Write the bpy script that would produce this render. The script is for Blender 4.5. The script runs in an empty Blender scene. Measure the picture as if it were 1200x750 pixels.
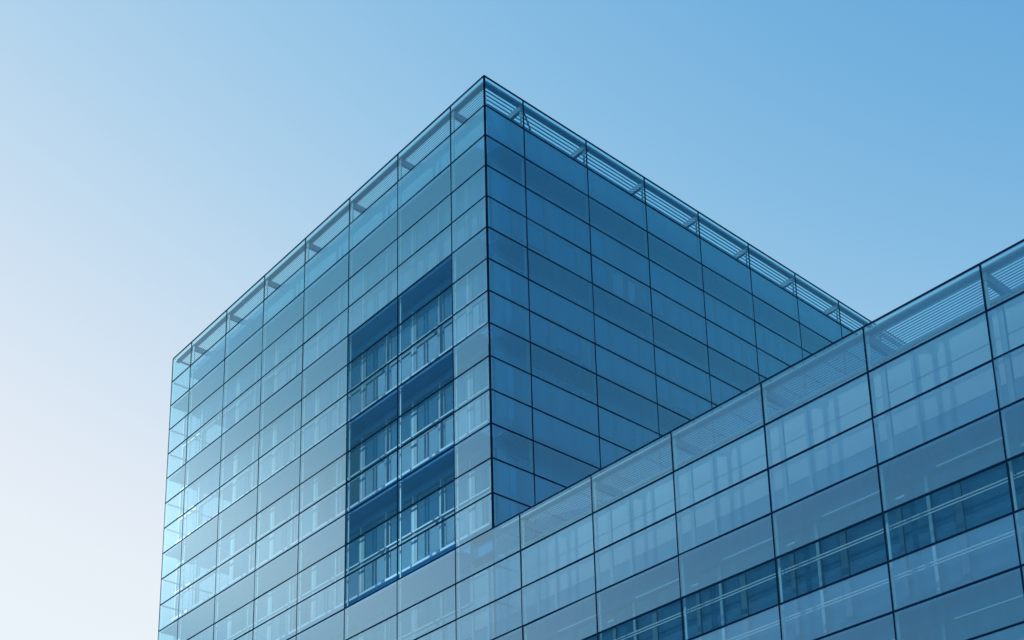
import bpy, bmesh, math, random
from mathutils import Matrix, Vector
random.seed(7)
S = 1.4                      # one glass row in metres
ROOF = 29.559 * S + 1.65     # height of the tower parapet
sc = bpy.context.scene
C = sc.collection

# ------------------------------------------------------------------ materials
def new_mat(name):
    m = bpy.data.materials.new(name); m.use_nodes = True
    nt = m.node_tree; nt.nodes.clear()
    out = nt.nodes.new('ShaderNodeOutputMaterial')
    return m, nt, out

def node(nt, t, **kw):
    n = nt.nodes.new(t)
    for k, v in kw.items(): setattr(n, k, v)
    return n

def math_node(nt, op, a, b=None, clamp=False):
    n = node(nt, 'ShaderNodeMath', operation=op, use_clamp=clamp)
    for i, v in enumerate((a, b)):
        if v is None: continue
        if isinstance(v, (int, float)): n.inputs[i].default_value = v
        else: nt.links.new(v, n.inputs[i])
    return n.outputs[0]

def reflectance(nt, r0, power, top):
    """Symmetric mirror share of coated glass: r0 face-on, rising towards grazing view."""
    lw = node(nt, 'ShaderNodeLayerWeight'); lw.inputs['Blend'].default_value = 0.5
    p = math_node(nt, 'POWER', lw.outputs['Facing'], power)
    m = math_node(nt, 'MULTIPLY', p, top - r0)
    return math_node(nt, 'ADD', m, r0, True)

def glass_mat(name, tint, frit, frit_col, r0=0.07, power=3.2, top=0.9, spread=0.05, trans=0.35, sheen=0.0, gloss=(0.20, 0.78, 1.0)):
    m, nt, out = new_mat(name)
    geo = node(nt, 'ShaderNodeTexCoord')
    info = node(nt, 'ShaderNodeObjectInfo')
    tr = node(nt, 'ShaderNodeBsdfTransparent'); tr.inputs[0].default_value = (*tint, 1)
    df = node(nt, 'ShaderNodeBsdfDiffuse'); df.inputs[0].default_value = (*frit_col, 1)
    tl = node(nt, 'ShaderNodeBsdfTranslucent'); tl.inputs[0].default_value = (*frit_col, 1)
    dm = node(nt, 'ShaderNodeMixShader'); dm.inputs[0].default_value = trans
    nt.links.new(df.outputs[0], dm.inputs[1]); nt.links.new(tl.outputs[0], dm.inputs[2])
    # printed dots drift a little in density from pane to pane and inside a pane; rain streaks
    nz = node(nt, 'ShaderNodeTexNoise'); nz.inputs['Scale'].default_value = 1.1; nz.inputs['Detail'].default_value = 4
    mp = node(nt, 'ShaderNodeMapping'); mp.inputs['Scale'].default_value = (2.2, 2.2, 0.35)
    nt.links.new(geo.outputs['Object'], mp.inputs[0]); 
    off = node(nt, 'ShaderNodeCombineXYZ'); nt.links.new(info.outputs['Random'], off.inputs[0])
    sc_ = node(nt, 'ShaderNodeVectorMath', operation='SCALE'); sc_.inputs['Scale'].default_value = 37
    nt.links.new(off.outputs[0], sc_.inputs[0]); nt.links.new(sc_.outputs[0], mp.inputs['Location'])
    nt.links.new(mp.outputs[0], nz.inputs['Vector'])
    a = math_node(nt, 'SUBTRACT', nz.outputs[0], 0.5); a = math_node(nt, 'MULTIPLY', a, 0.10 * (1 if frit > .05 else .3))
    b = math_node(nt, 'SUBTRACT', info.outputs['Random'], 0.5); b = math_node(nt, 'MULTIPLY', b, spread)
    f = math_node(nt, 'ADD', math_node(nt, 'ADD', a, b), frit, True)
    mx = node(nt, 'ShaderNodeMixShader'); nt.links.new(f, mx.inputs[0])
    nt.links.new(tr.outputs[0], mx.inputs[1]); nt.links.new(dm.outputs[0], mx.inputs[2])
    gl = node(nt, 'ShaderNodeBsdfGlossy'); gl.inputs['Roughness'].default_value = 0.03
    gl.inputs[0].default_value = (*gloss, 1)
    bn = node(nt, 'ShaderNodeBump'); bn.inputs['Strength'].default_value = 0.02; bn.inputs['Distance'].default_value = 0.02
    n2 = node(nt, 'ShaderNodeTexNoise'); n2.inputs['Scale'].default_value = 0.9; n2.inputs['Detail'].default_value = 1
    nt.links.new(geo.outputs['Object'], n2.inputs['Vector']); nt.links.new(n2.outputs[0], bn.inputs['Height'])
    nt.links.new(bn.outputs[0], gl.inputs['Normal'])
    top_ = node(nt, 'ShaderNodeMixShader'); nt.links.new(reflectance(nt, r0, power, top), top_.inputs[0])
    base = mx
    if sheen:      # dusty printed surface: a broad gloss that answers the low sun
        rg = node(nt, 'ShaderNodeBsdfGlossy'); rg.inputs['Roughness'].default_value = 0.40; rg.inputs[0].default_value = (0.68, 0.86, 0.97, 1)
        base = node(nt, 'ShaderNodeMixShader'); base.inputs[0].default_value = sheen
        nt.links.new(mx.outputs[0], base.inputs[1]); nt.links.new(rg.outputs[0], base.inputs[2])
    nt.links.new(base.outputs[0], top_.inputs[1]); nt.links.new(gl.outputs[0], top_.inputs[2])
    nt.links.new(top_.outputs[0], out.inputs[0])
    return m

def solid_mat(name, col, rough=0.6, metal=0.0, var=0.12, scale=1.5, spec=0.4):
    m, nt, out = new_mat(name)
    b = node(nt, 'ShaderNodeBsdfPrincipled'); nt.links.new(b.outputs[0], out.inputs[0])
    b.inputs['Roughness'].default_value = rough; b.inputs['Metallic'].default_value = metal
    b.inputs['Specular IOR Level'].default_value = spec
    tc = node(nt, 'ShaderNodeTexCoord')
    nz = node(nt, 'ShaderNodeTexNoise'); nz.inputs['Scale'].default_value = scale; nz.inputs['Detail'].default_value = 5
    nt.links.new(tc.outputs['Object'], nz.inputs['Vector'])
    r = node(nt, 'ShaderNodeValToRGB')
    r.color_ramp.elements[0].position = 0.3; r.color_ramp.elements[1].position = 0.7
    r.color_ramp.elements[0].color = (*[c * (1 - var) for c in col], 1)
    r.color_ramp.elements[1].color = (*[min(1, c * (1 + var)) for c in col], 1)
    nt.links.new(nz.outputs[0], r.inputs[0]); nt.links.new(r.outputs[0], b.inputs['Base Color'])
    return m

M = {}
M['frit'] = glass_mat('fritted_glass', (0.62, 0.87, 0.95), 0.42, (0.065, 0.365, 0.71), r0=0.03, power=2.8, top=0.98, sheen=0.022, gloss=(0.28, 0.86, 1.0), spread=0.08)
M['print'] = glass_mat('lightly_printed_glass', (0.80, 0.91, 0.97), 0.47, (0.065, 0.365, 0.71), r0=0.03, power=2.8, top=0.98, sheen=0.022, gloss=(0.28, 0.86, 1.0), spread=0.08)
M['parapet'] = glass_mat('parapet_glass', (0.64, 0.92, 0.98), 0.06, (0.055, 0.46, 0.86), r0=0.02, power=4, sheen=0.012, gloss=(0.5, 0.9, 1.0))
M['clear'] = glass_mat('clear_glass', (0.70, 0.87, 0.97), 0.09, (0.045, 0.40, 0.80), r0=0.02, power=5)
M['wingpar'] = glass_mat('printed_parapet_glass', (0.68, 0.89, 0.96), 0.26, (0.065, 0.365, 0.71), r0=0.03, power=2.8, sheen=0.022, gloss=(0.28, 0.86, 1.0), spread=0.06)
M['palepane'] = glass_mat('coated_window_glass', (0.84, 0.91, 0.96), 0.0, (0.4, 0.5, 0.5), r0=0.24, power=3.0, spread=0.0, gloss=(0.85, 0.94, 1.0))
M['edge'] = glass_mat('glass_edge', (0.75, 0.9, 0.93), 0.0, (0.4, 0.5, 0.5), r0=0.0, top=0.0, spread=0.0)
M['joint'] = solid_mat('dark_gasket', (0.002, 0.018, 0.055), 1.0, spec=0.0)
M['alu'] = solid_mat('light_aluminium', (0.42, 0.58, 0.68), 0.4, 0.0)
M['slat'] = solid_mat('louvre_aluminium', (0.14, 0.36, 0.50), 0.5, 0.2)
M['beam'] = solid_mat('bracket_steel', (0.15, 0.37, 0.52), 0.5, 0.1)
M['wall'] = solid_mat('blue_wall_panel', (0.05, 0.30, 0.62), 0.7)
M['palewall'] = solid_mat('pale_wall_panel', (0.82, 0.86, 0.88), 0.7, 0, 0.05)
M['greywall'] = solid_mat('grey_sill_panel', (0.24, 0.42, 0.54), 0.7)
M['dark'] = solid_mat('dark_interior', (0.015, 0.06, 0.12), 0.8)
M['slab'] = solid_mat('painted_slab', (0.06, 0.36, 0.72), 0.8)
M['frame'] = solid_mat('window_frame', (0.04, 0.15, 0.27), 0.45, 0.1)
M['white'] = solid_mat('white_enamel', (0.86, 0.88, 0.90), 0.4, 0.0, 0.02)
M['roller'] = solid_mat('blue_roller_blind', (0.06, 0.27, 0.42), 0.9, 0.0, 0.05, 4)  # flat blue tone standing in for the dim rooms behind the glass
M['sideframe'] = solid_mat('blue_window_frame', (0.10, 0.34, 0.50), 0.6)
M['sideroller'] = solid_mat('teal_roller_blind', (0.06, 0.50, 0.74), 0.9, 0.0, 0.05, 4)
M['sidewall'] = solid_mat('deep_blue_wall_panel', (0.03, 0.17, 0.38), 0.7)  # darker copy of the blue wall and slab, side's shade put into the colour
M['paleframe'] = solid_mat('pale_window_frame', (0.46, 0.60, 0.68), 0.5)
M['blind'] = solid_mat('white_blind_fabric', (0.72, 0.75, 0.78), 0.9, 0.0, 0.06, 4)
M['pane'] = glass_mat('window_glass', (0.84, 0.91, 0.96), 0.0, (0.4, 0.5, 0.5), r0=0.03, power=4.0, spread=0.0, gloss=(0.7, 0.90, 1.0))
M['endglass'] = glass_mat('thin_end_glass', (0.93, 0.97, 0.98), 0.03, (0.05, 0.4, 0.7), r0=0.03, power=4.0, spread=0.0)
M['paving'] = solid_mat('plaza_paving', (0.085, 0.09, 0.10), 0.85, 0, 0.12, 0.4)

# ------------------------------------------------------------------ mesh helpers
class Face:
    """u runs along the facade, d goes inward (both in metres); z is up."""
    def __init__(self, name): self.name = name
    def pt(self, u, d, z):
        return Vector((u, d, z)) if self.name != 'side' else Vector((-d, u, z))

class MB:
    def __init__(self, face): self.bm = bmesh.new(); self.f = face
    def box(self, u0, u1, d0, d1, z0, z1):
        if z0 > z1: z0, z1 = z1, z0
        p = [self.f.pt(u, d, z) for z in (z0, z1) for d in (d0, d1) for u in (u0, u1)]
        v = [self.bm.verts.new(q) for q in p]
        for q in ((0, 1, 3, 2), (4, 6, 7, 5), (0, 4, 5, 1), (2, 3, 7, 6), (0, 2, 6, 4), (1, 5, 7, 3)):
            self.bm.faces.new([v[i] for i in q])
        return self
    def bar(self, a, b, t):
        """square rod between two (u, d, z) points"""
        a, b = self.f.pt(*a), self.f.pt(*b); ax = (b - a).normalized()
        s = ax.cross(Vector((0, 0, 1))).normalized() * t / 2; n = s.cross(ax).normalized() * t / 2
        v = [self.bm.verts.new(q + i * s + j * n) for q in (a, b) for i, j in ((-1, -1), (1, -1), (1, 1), (-1, 1))]
        for k in range(4): self.bm.faces.new((v[k], v[(k + 1) % 4], v[4 + (k + 1) % 4], v[4 + k]))
        self.bm.faces.new(v[3::-1]); self.bm.faces.new(v[4:])
        return self
    def build(self, name, mat, parent, origin=None, base=Vector((0, 0, 0))):
        bmesh.ops.recalc_face_normals(self.bm, faces=self.bm.faces)
        o0 = origin if origin is not None else base
        bmesh.ops.translate(self.bm, verts=self.bm.verts, vec=-o0)
        me = bpy.data.meshes.new(name); self.bm.to_mesh(me); self.bm.free()
        for m in (mat if isinstance(mat, (list, tuple)) else [mat]): me.materials.append(m)
        o = bpy.data.objects.new(name, me); C.objects.link(o)
        o.parent = parent; o.location = o0 - base
        return o

def thing(name, label, cat, loc):
    o = bpy.data.objects.new(name, None); C.objects.link(o)
    o.location = loc; o['label'] = label; o['category'] = cat
    return o

def Z(row): return ROOF - row * S

STREET, SIDE = Face('street'), Face('side')

# ------------------------------------------------------------------ the grid of the photograph
W, CN, CL = 2.570 * S, 1.5385 * S, 1.4497 * S        # street facade: module, corner bay, far-end bay
WR, CR = 2.506 * S, 1.4572 * S                       # side facade
LEFT = -CN - 6 * W - CL
street_cols = [LEFT] + [-CN - k * W for k in range(6, -1, -1)] + [0.0]
NSIDE = 9
side_cols = [0.0] + [CR + k * WR for k in range(NSIDE + 1)]
BACK = side_cols[-1]
wing_cols = [-CN + k * W for k in range(0, 10)]
WING_TOP = 14
LAST = 22                                            # rows modelled pane by pane
GROUND_ROW = ROOF / S
CAV = 0.75                                           # depth of the double-skin cavity

tower_base = Vector((0, 0, 0))
tower = thing('glass_office_tower', 'tall square blue glass office block with a sharp corner, rising behind the low wing', 'building', tower_base)
wing_base = Vector((wing_cols[0], 0, 0))
wing = thing('glass_office_wing', 'low long glass office wing with paler panels, in front of the tall block', 'building', wing_base)

# ------------------------------------------------------------------ outer glass skin
JV, JH = 0.050, 0.062
def skin(face, cols, row0, row1, parent, base, kind_of, label, limit=None):
    fr = MB(face)
    zt, zb = Z(row0), Z(row1)
    for i, u in enumerate(cols):
        w = JV / 2 * (1.5 if (u == 0.0 and face is SIDE) else 1)
        if u == 0.0 and face is STREET and row0 == 0: fr.box(-0.05, -0.002, -0.014, 0.04, Z(WING_TOP), zt); continue
        if u == 0.0 and face is SIDE: fr.box(0.002, 0.05, -0.014, 0.04, Z(WING_TOP + 3), zt); continue
        fr.box(u - w, u + w, -0.013, 0.03, zb, zt)
    for r in range(row0, row1 + 1):
        us, ue = cols[0], cols[-1]
        if limit: us, ue = limit(r, us, ue)
        h = JH / 2
        if r == row0: fr.box(us, ue, -0.016, 0.03, Z(r) - 0.03, Z(r) + 0.025)
        else: fr.box(us, ue, -0.016, 0.028, Z(r) - h, Z(r) + h)
    grid = fr.build('curtain_wall', M['joint'], parent, None, base)
    if label: grid['label'] = label
    for r in range(row0, row1):
        for k in range(len(cols) - 1):
            kd = kind_of(r, k)
            if kd is None: continue
            u0, u1 = cols[k] + 0.022, cols[k + 1] - 0.022
            z1, z0 = Z(r) - 0.025, Z(r + 1) + 0.025
            c = face.pt((u0 + u1) / 2, 0.0, (z0 + z1) / 2)
            mb = MB(face).box(u0, u1, -0.010, 0.010, z0, z1)
            mb.bm.faces.ensure_lookup_table()
            mat = {'parapet_panel': 'parapet' if row0 == 0 else 'wingpar', 'clear_panel': 'clear', 'window_panel': 'print'}.get(kd, 'frit')
            o = mb.build(kd, [M[mat], M['edge']], grid, c, base)
            for p in o.data.polygons:        # only the outer sheet carries coating and print
                nrm = p.normal
                outward = (-nrm.y if face is STREET else nrm.x) > 0.9
                p.material_index = 0 if outward else 1
            tilt = [math.radians(random.gauss(0, 0.10)) for _ in range(2)]
            o.rotation_euler = (tilt[0], 0, tilt[1]) if face is STREET else (0, tilt[0], tilt[1])
    return grid

def street_kind(r, k):
    if r >= WING_TOP and k == len(street_cols) - 2: return None
    if r == 0: return 'parapet_panel'
    if 5 <= r <= 13 and k in (5, 6): return 'clear_panel'
    return 'spandrel_panel' if r % 3 == 2 else 'window_panel'
def side_kind(r, k):
    if r == 0: return 'parapet_panel'
    return 'spandrel_panel' if r % 3 == 2 else 'window_panel'
def wing_kind(r, k):
    if r == WING_TOP: return 'parapet_panel' if k else 'spandrel_panel'
    if r == 18 and k >= 1: return 'clear_panel'
    return 'spandrel_panel' if r % 3 == 2 else 'window_panel'

skin(STREET, street_cols, 0, LAST, tower, tower_base, street_kind, 'paler facade facing the street, with a block of clear dark panes',
     lambda r, a, b: (a, b if r <= WING_TOP - 1 else -CN))
skin(SIDE, side_cols, 0, 17, tower, tower_base, side_kind, 'deep blue facade on the shaded side')
skin(STREET, wing_cols, WING_TOP, LAST, wing, wing_base, wing_kind, None)

# ------------------------------------------------------------------ canopy of louvres behind the top row
def canopy(face, cols, row, parent, base, pitch, depth, lo, hi, brace=None, mitre=0):
    z = Z(row) - 0.10
    e = MB(face)
    e.box(lo + (0.226 if mitre > 0 else 0), hi, 0.115, 0.34, z - 0.06, z + 0.05)
    e.box(lo + (depth - 0.16 - lo if mitre > 0 else 0), hi - (depth + hi if mitre < 0 else 0), depth - 0.16, depth, z - 0.12, z + 0.05)
    e.build('edge_beam', M['beam'], parent, None, base)
    for d in [0.34 + pitch * (i + 0.8) for i in range(int((depth - 0.52) / pitch))]:
        MB(face).box(d + 0.02 if mitre > 0 else lo, -d - 0.02 if mitre < 0 else hi, d, d + pitch * 0.36, z - 0.006, z + 0.006).build('louvre_slat', M['slat'], parent, None, base)
    for u in cols:
        if u < lo - 0.01 or u > hi + 0.01 or (mitre and abs(u) < 0.2): continue
        a, b = u - 0.07, u + 0.07
        if u <= lo + 0.05: a, b = lo + 0.01, lo + 0.15
        if u >= hi - 0.05: a, b = hi - 0.15, hi - 0.01
        MB(face).box(a, b, 0.13, depth - 0.17, z - 0.34, z - 0.075).build('bracket', M['beam'], parent, None, base)
    if brace:
        MB(face).bar(brace[0], brace[1], 0.06).build('brace_rod', M['beam'], parent, None, base)

def posts(face, cols, row0, row1, parent, base):
    for u in cols:
        w = 0.038
        MB(face).box(u - w, u + w, 0.14, 0.18, Z(row1), Z(row0) - 0.45).build('post', M['alu'] if face is STREET or u < 4 else M['sideframe'], parent, None, base)

canopy(STREET, street_cols, 0, tower, tower_base, 0.085, 1.75, LEFT + 0.05, -0.115, mitre=-1)
canopy(SIDE, side_cols, 0, tower, tower_base, 0.165, 1.75, 0.115, BACK - 0.05,
       ((side_cols[1] + 0.2, 0.2, Z(0) - 0.3), (side_cols[1] + 2.2, 1.55, Z(0) - 0.3)), mitre=1)
canopy(STREET, wing_cols, WING_TOP, wing, wing_base, 0.115, 1.75, 0.10, wing_cols[-1])
posts(STREET, street_cols[1:-1], 0, LAST, tower, tower_base)
posts(SIDE, side_cols[1:-1], 0, 17, tower, tower_base)
posts(STREET, wing_cols[1:-1], WING_TOP, LAST, wing, wing_base)

# ------------------------------------------------------------------ inner facade: plates, spandrel wall, windows
def window(face, u0, u1, floor, parent, base, blind, upper_sheet=True):
    """two-light window; floor = spandrel row above it. Heights follow the rows."""
    d0 = CAV
    zt, zm, zs, zb = Z(floor + 0.28), Z(floor + 1.42), Z(floor + 2.30), Z(floor + 2.42)
    fr = MB(face); t = 0.07; jl = 0.07 if blind == 'open' else 0.22
    fr.box(u0, u0 + jl, d0, d0 + 0.12, zb, zt); fr.box(u1 - t, u1, d0, d0 + 0.12, zb, zt)
    fr.box(u0 + jl, u1 - t, d0 + .002, d0 + 0.12, zt - 0.10, zt)
    fr.box(u0 + jl, u1 - t, d0 + .002, d0 + 0.12, zm - 0.20, zm - 0.02)
    f = fr.build('window', M['sideframe'] if face is SIDE else M['frame'], parent, None, base)
    trim = M['sideframe'] if face is SIDE else M['white']
    MB(face).box(u0 + 0.01, u1 - 0.01, d0 - 0.05, d0 + 0.10, zm - 0.018, zm + 0.045).build('transom', trim, f, None, Vector(base))
    MB(face).box(u0, u1, d0 - 0.10, d0 + 0.12, zb - 0.10, zb - 0.002).build('sill', trim, f, None, Vector(base))
    MB(face).box(u0 + jl, u1 - t, d0 + 0.012, d0 + 0.026, zb, zm - 0.205).build('pane', M['palepane' if blind == 'low' else 'pane'], f, None, Vector(base))
    MB(face).box(u0 + jl, u1 - t, d0 + 0.012, d0 + 0.026, zm + 0.05, zt - 0.105).build('pane', M['pane'], f, None, Vector(base))
    if blind and blind != 'open':
        bt = zm - 0.21 if blind == 'low' else zt - 0.11
        if blind == 'low' and upper_sheet: MB(face).box(u0 + jl + 0.004, u1 - t - 0.004, d0 + 0.034, d0 + 0.046, zm + 0.05, zt - 0.105).build('roller_blind', M['roller'], f, None, Vector(base))  # added sheet in place of the view into the dim room
        MB(face).box(u0 + jl + 0.004, u1 - t - 0.004, d0 + 0.034, d0 + 0.046, zb + random.choice((0.02, 0.02, 0.12, 0.25)), bt).build('blind', M['sideroller'] if face is SIDE else M['blind'], f, None, Vector(base))
    return f

def inner(face, spans, floors, parent, base, lo, hi, open_below=None, end_row=None, blind_of=None):
    for fl in floors:
        # grating plate that closes the cavity at each floor, and the wall strip behind it
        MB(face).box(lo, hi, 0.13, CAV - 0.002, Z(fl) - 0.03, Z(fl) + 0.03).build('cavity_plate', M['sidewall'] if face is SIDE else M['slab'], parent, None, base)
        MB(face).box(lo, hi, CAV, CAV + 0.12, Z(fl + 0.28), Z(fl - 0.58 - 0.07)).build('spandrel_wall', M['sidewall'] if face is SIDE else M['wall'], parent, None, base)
        for (a, b) in spans:
            n = 2 if b - a > 2.6 and not (face is STREET and a < -CN - 5.05 * W) else 1
            g = (b - a) / n
            for k in range(n):
                window(face, a + k * g + 0.05, a + (k + 1) * g - 0.05, fl, parent, base, blind_of(fl, a) if blind_of else None)
                if k: MB(face).box(a + k * g - 0.03, a + k * g + 0.03, CAV - 0.015, CAV + 0.1, Z(fl + 2.42), Z(fl + 0.28)).build('mullion', M['sideframe'] if face is SIDE else M['alu'], parent, None, base)
            MB(face).box(b - 0.05, b + 0.05, CAV + .001, CAV + 0.11, Z(fl + 2.42), Z(fl + 0.28)).build('mullion', M['sideframe'] if face is SIDE else M['alu'], parent, None, base)

def rb(p):
    return lambda fl, a: ('low' if random.random() < p else ('full' if random.random() < 0.3 else None))
def street_blind(fl, a):
    if a < -CN - 5.05 * W: return 'open'
    if -CN - 2.1 * W < a < -CN - 0.1: return 'low'
    return rb(0.75)(fl, a)
sp = list(zip(street_cols[:-2], street_cols[1:-1]))
upper = [(a, b) for a, b in sp] + [(-CN, -CAV - 0.15)]
inner(STREET, upper, [2, 5, 8, 11], tower, tower_base, LEFT + 0.12, -CAV - 0.005, blind_of=street_blind)
inner(STREET, sp, [14, 17, 20], tower, tower_base, LEFT + 0.12, -CN - 0.06, blind_of=street_blind)
sd = [(CAV + 0.15, CR)] + list(zip(side_cols[1:-1], side_cols[2:]))
inner(SIDE, sd, [2, 5, 8, 11, 14], tower, tower_base, CAV + 0.005, BACK - 0.1, blind_of=lambda fl, a: 'full' if random.random() < 0.85 else 'low')

# top storey wall (rows 0.9 - 1.6) under the canopy
MB(STREET).box(LEFT + 2.2 * W, -CAV - 0.005, CAV, CAV + 0.12, Z(2 - 0.66), Z(0.28)).build('upper_wall', M['greywall'], tower, None, tower_base)
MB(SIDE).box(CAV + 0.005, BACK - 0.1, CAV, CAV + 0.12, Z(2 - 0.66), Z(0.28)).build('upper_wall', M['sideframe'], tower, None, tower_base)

# floor slabs, roof and dark core of the tower (the far corner bay is an open glazed room)
ROOM = 2.3 * W
for r in [2, 5, 8, 11, 14, 17, 20]:
    t = MB(STREET); x1 = -CAV - 0.13
    t.box(LEFT + 0.12, x1, CAV + 0.125, BACK - 0.3, Z(r) - 0.2, Z(r) + 0.25)
    t.build('floor_slab', M['slab'], tower, None, tower_base)
MB(STREET).box(LEFT + ROOM, -4.6, 5.0, BACK - 2, 0.0, Z(1.6)).build('core_wall', M['dark'], tower, None, tower_base)
MB(STREET).box(LEFT + ROOM - 0.15, LEFT + ROOM - 0.005, CAV + 0.14, BACK - 2, Z(LAST), Z(1.8)).build('room_partition', M['wall'], tower, None, tower_base)
MB(STREET).box(LEFT + 0.1, -CAV - 0.13, CAV + 0.13, BACK - 0.3, Z(0.55), Z(0.32)).build('roof', M['slab'], tower, None, tower_base)

# far end and back of the tower: plain glass with joints
g = MB(STREET)
g.box(LEFT - 0.012, LEFT + 0.012, 0.14, BACK, Z(LAST), Z(0)); e1 = g.build('end_glazing', M['endglass'], tower, None, tower_base)
j = MB(STREET)
for r in range(0, LAST + 1): j.box(LEFT - 0.03, LEFT + 0.04, 0.12, BACK, Z(r) - JH / 2, Z(r) + JH / 2)
yy = CR
while yy < BACK: j.box(LEFT - 0.02, LEFT + 0.05, yy - JV / 2, yy + JV / 2, Z(LAST), Z(0)); yy += WR
j.build('curtain_wall', M['joint'], tower, None, tower_base)
g = MB(STREET); g.box(LEFT, 0, BACK + 0.03, BACK + 0.06, Z(LAST), Z(0)); g.build('rear_glazing', M['frit'], tower, None, tower_base)

# wing: pale top storey, then clear storey with rails
wl, wh = wing_cols[0] + 0.06, wing_cols[-1]
def wing_module(a, b):
    w = b - a
    for fl, top in ((14, True), (17, False), (20, False)):
        zt, zb = (Z(14.47), Z(17.0)) if top else (Z(fl + 0.25), Z(fl + 2.95))
        fr = MB(STREET)
        m1 = a + 0.26 * w
        fr.box(a + 0.0, a + 0.07, CAV, CAV + 0.12, zb, zt); fr.box(b - 0.07, b - 0.001, CAV, CAV + 0.12, zb, zt)
        if not top: fr.box(a + 0.45 * w, a + 0.52 * w, CAV + 0.01, CAV + 0.14, zb, zt)
        fr.box(a + 0.071, b - 0.071, CAV + .003, CAV + 0.12, zt - 0.09, zt)
        f = fr.build('window', M['paleframe'] if top else M['frame'], wing, None, wing_base)
        MB(STREET).box(m1 - 0.05, m1 + 0.05, CAV - 0.03, CAV + 0.01, zb, zt - 0.1).build('mullion', M['alu'], f, None, wing_base)
        if top:
            zl = Z(15.28)
            MB(STREET).box(a + 0.1, b - 0.1, CAV + 0.02, CAV + 0.10, Z(16.22), zl - 0.018).build('wall_panel', M['palewall'], f, None, wing_base)
            MB(STREET).box(a + 0.1, b - 0.1, CAV + 0.02, CAV + 0.10, zl + 0.018, zt - 0.1).build('wall_panel', M['palewall'], f, None, wing_base)
            MB(STREET).box(a + 0.071, b - 0.071, CAV + 0.01, CAV + 0.11, Z(17.0), Z(16.24)).build('sill_wall', M['greywall'], f, None, wing_base)
        else:
            MB(STREET).box(a + 0.075, b - 0.075, CAV + 0.03, CAV + 0.044, zb, zt - 0.095).build('pane', M['pane'], f, None, wing_base)
            for p0, p1 in ((0.023, 0.448), (0.522, 0.977)):
                MB(STREET).box(a + p0 * w, a + p1 * w, CAV + 0.052, CAV + 0.064, zb + random.choice((0, 0, 0.3)), zt - 0.095).build('roller_blind', M['roller'], f, None, wing_base)  # added sheets, room dimness painted flat behind the panes
            for zr in (fl + 1.18, fl + 2.20):
                for q in (0, 0.09):
                    MB(STREET).box(a + 0.02, b - 0.02, 0.36, 0.41, Z(zr) - q - 0.016, Z(zr) - q + 0.016).build('rail', M['white'], f, None, wing_base)
            MB(STREET).box(a + 0.45 * w, b - 0.02, 0.12, 0.16, Z(fl + 0.50), Z(fl + 0.475)).build('rail', M['white'], f, None, wing_base)  # white bar standing in for a bright streak behind the spandrel glass
            MB(STREET).box(a + 0.09 * w, a + 0.17 * w, 0.12, 0.16, Z(fl + 0.80), Z(fl + 0.76)).build('rail', M['white'], f, None, wing_base)  # short dash of the same streak, built as a white bar
for a, b in zip(wing_cols[:-1], wing_cols[1:]): wing_module(a, b)
for fl in (17, 20):
    MB(STREET).box(wl, wh, 0.13, CAV - 0.002, Z(fl) - 0.03, Z(fl) + 0.03).build('cavity_plate', M['slab'], wing, None, wing_base)
    MB(STREET).box(wl, wh, CAV, CAV + 0.12, Z(fl + 0.249), Z(fl - 0.0) + 0.0).build('spandrel_wall', M['wall'], wing, None, wing_base)
    MB(STREET).box(wl, wh, CAV + 0.13, 5.0, Z(fl) - 0.15, Z(fl) + 0.2).build('floor_slab', M['slab'], wing, None, wing_base)
MB(STREET).box(wl, wh, CAV + 0.18, 5.2, Z(14.75), Z(14.55)).build('roof', M['slab'], wing, None, wing_base)
MB(STREET).box(wl, wh, 4.7, 5.0, 0, Z(14.76)).build('core_wall', M['dark'], wing, None, wing_base)
MB(STREET).box(wl, wh, 8.0, 8.1, 0, Z(14.5)).build('rear_wall', M['wall'], wing, None, wing_base)
MB(STREET).box(0.12, wh, 5.21, 8.0, Z(14.75), Z(14.55)).build('roof', M['slab'], wing, None, wing_base)

# lower storeys down to the plaza (below the picture)
def lower(face, cols, row0, parent, base):
    MB(face).box(cols[0], cols[-1], 0.0, 0.03, 0.0, Z(row0) - 0.04).build('lower_glazing', M['frit'], parent, None, base)
    j = MB(face); r = row0 + 1
    while Z(r) > 0.3: j.box(cols[0], cols[-1], -0.03, 0.05, Z(r) - JH / 2, Z(r) + JH / 2); r += 1
    for u in cols: j.box(u - JV / 2, u + JV / 2, -0.02, 0.06, 0, Z(row0) - 0.04)
    j.build('curtain_wall', M['joint'], parent, None, base)
    MB(face).box(cols[0] + .1, cols[-1] - .1, 0.75, 0.9, 0, Z(row0)).build('wall', M['wall'], parent, None, base)
lower(STREET, street_cols[:-1], LAST, tower, tower_base)
lower(STREET, wing_cols, LAST, wing, wing_base)

# ------------------------------------------------------------------ ground
bm = bmesh.new()
v = [bm.verts.new((x, y, 0)) for x, y in ((-4000, -4000), (4000, -4000), (4000, 4000), (-4000, 4000))]
bm.faces.new(v); me = bpy.data.meshes.new('ground'); bm.to_mesh(me); me.materials.append(M['paving'])
gr = bpy.data.objects.new('ground', me); C.objects.link(gr); gr['kind'] = 'structure'

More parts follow.
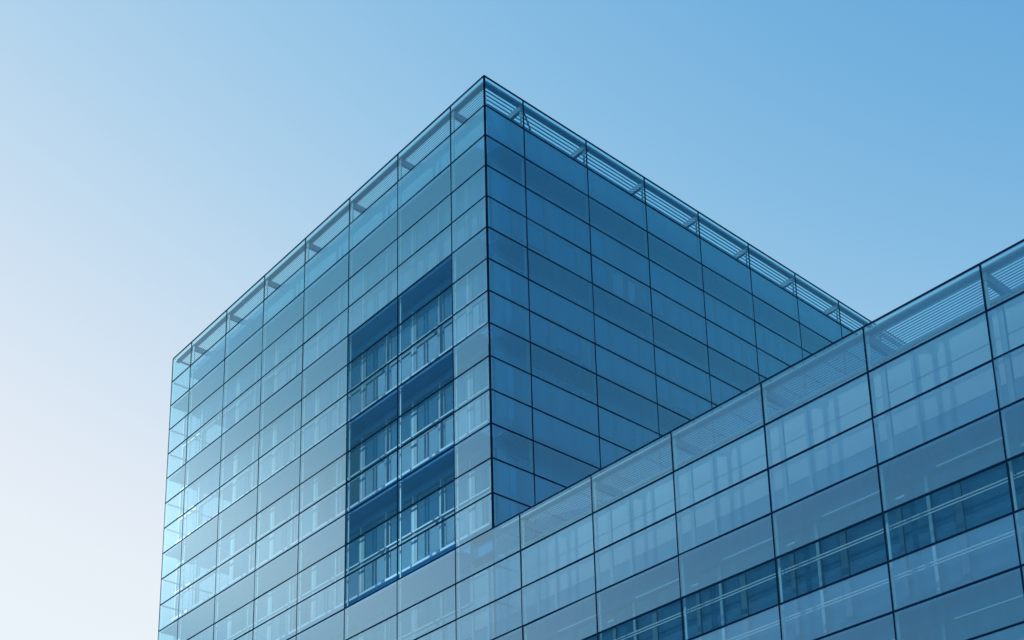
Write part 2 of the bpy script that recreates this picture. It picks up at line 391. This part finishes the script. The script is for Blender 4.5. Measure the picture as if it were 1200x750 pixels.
# ------------------------------------------------------------------ sky and sun
EL, AZ = math.radians(26), math.radians(-111)
w = bpy.data.worlds.new('World'); sc.world = w; w.use_nodes = True
nt = w.node_tree; bg = nt.nodes['Background']
sky = nt.nodes.new('ShaderNodeTexSky'); sky.sky_type = 'NISHITA'; sky.sun_disc = False
sky.sun_elevation = EL; sky.sun_rotation = AZ
sky.air_density = 0.5; sky.dust_density = 0; sky.ozone_density = 4; sky.altitude = 1500
ST = 0.1
sep = nt.nodes.new('ShaderNodeSeparateColor'); com = nt.nodes.new('ShaderNodeCombineColor')
nt.links.new(sky.outputs[0], sep.inputs[0])
for i, (g, k, cap) in enumerate(((3.41, 42000.0, 0.828), (1.895, 138.0, 0.920), (1.102, 11.85, 0.978))):   # film response of the photograph's sky
    x = math_node(nt, 'POWER', math_node(nt, 'MULTIPLY', sep.outputs[i], ST), g)
    x = math_node(nt, 'EXPONENT', math_node(nt, 'MULTIPLY', x, -k))
    x = math_node(nt, 'MULTIPLY', math_node(nt, 'SUBTRACT', 1.0, x), cap / ST)
    nt.links.new(x, com.inputs[i])
nt.links.new(com.outputs[0], bg.inputs[0]); bg.inputs[1].default_value = ST

sl = bpy.data.lights.new('sun', 'SUN'); sl.energy = 4.2; sl.angle = math.radians(0.5); sl.color = (1.0, 0.86, 0.76)
so = bpy.data.objects.new('sun', sl); C.objects.link(so)
d = Vector((math.sin(AZ) * math.cos(EL), math.cos(AZ) * math.cos(EL), math.sin(EL)))
so.rotation_euler = (-d).to_track_quat('-Z', 'Y').to_euler()

# ------------------------------------------------------------------ camera (shift lens, solved from the facade grid)
R = [[0.6715822395655644, 0.7402961574395739, -0.03064138998645985],
     [-0.2261809256644971, 0.16545470450073008, -0.9599306900105482],
     [-0.7055632390974265, 0.6516029005757858, 0.27855731115081206]]
cam = bpy.data.objects.new('camera', bpy.data.cameras.new('camera')); C.objects.link(cam); sc.camera = cam
cd = cam.data; cd.sensor_width = 36; cd.sensor_fit = 'HORIZONTAL'; cd.lens = 36 * 1614.31 / 1200
cd.shift_x = -49.33 / 1200; cd.shift_y = 521.825 / 1200; cd.clip_end = 20000; cd.clip_start = 0.1
mw = Matrix((R[0], [-x for x in R[1]], [-x for x in R[2]])).transposed().to_4x4()
mw.translation = Vector((24.340447 * S, -20.634239 * S, ROOF - 29.559379 * S))
cam.matrix_world = mw

# ------------------------------------------------------------------ render settings
sc.view_settings.view_transform = 'Standard'; sc.view_settings.look = 'None'
sc.view_settings.exposure = 0; sc.view_settings.gamma = 1
sc.render.engine = 'CYCLES'
sc.cycles.transparent_max_bounces = 24; sc.cycles.max_bounces = 8
sc.cycles.caustics_reflective = False; sc.cycles.caustics_refractive = False
sc.cycles.use_denoising = True
try: sc.cycles.denoiser = 'OPENIMAGEDENOISE'
except Exception: pass
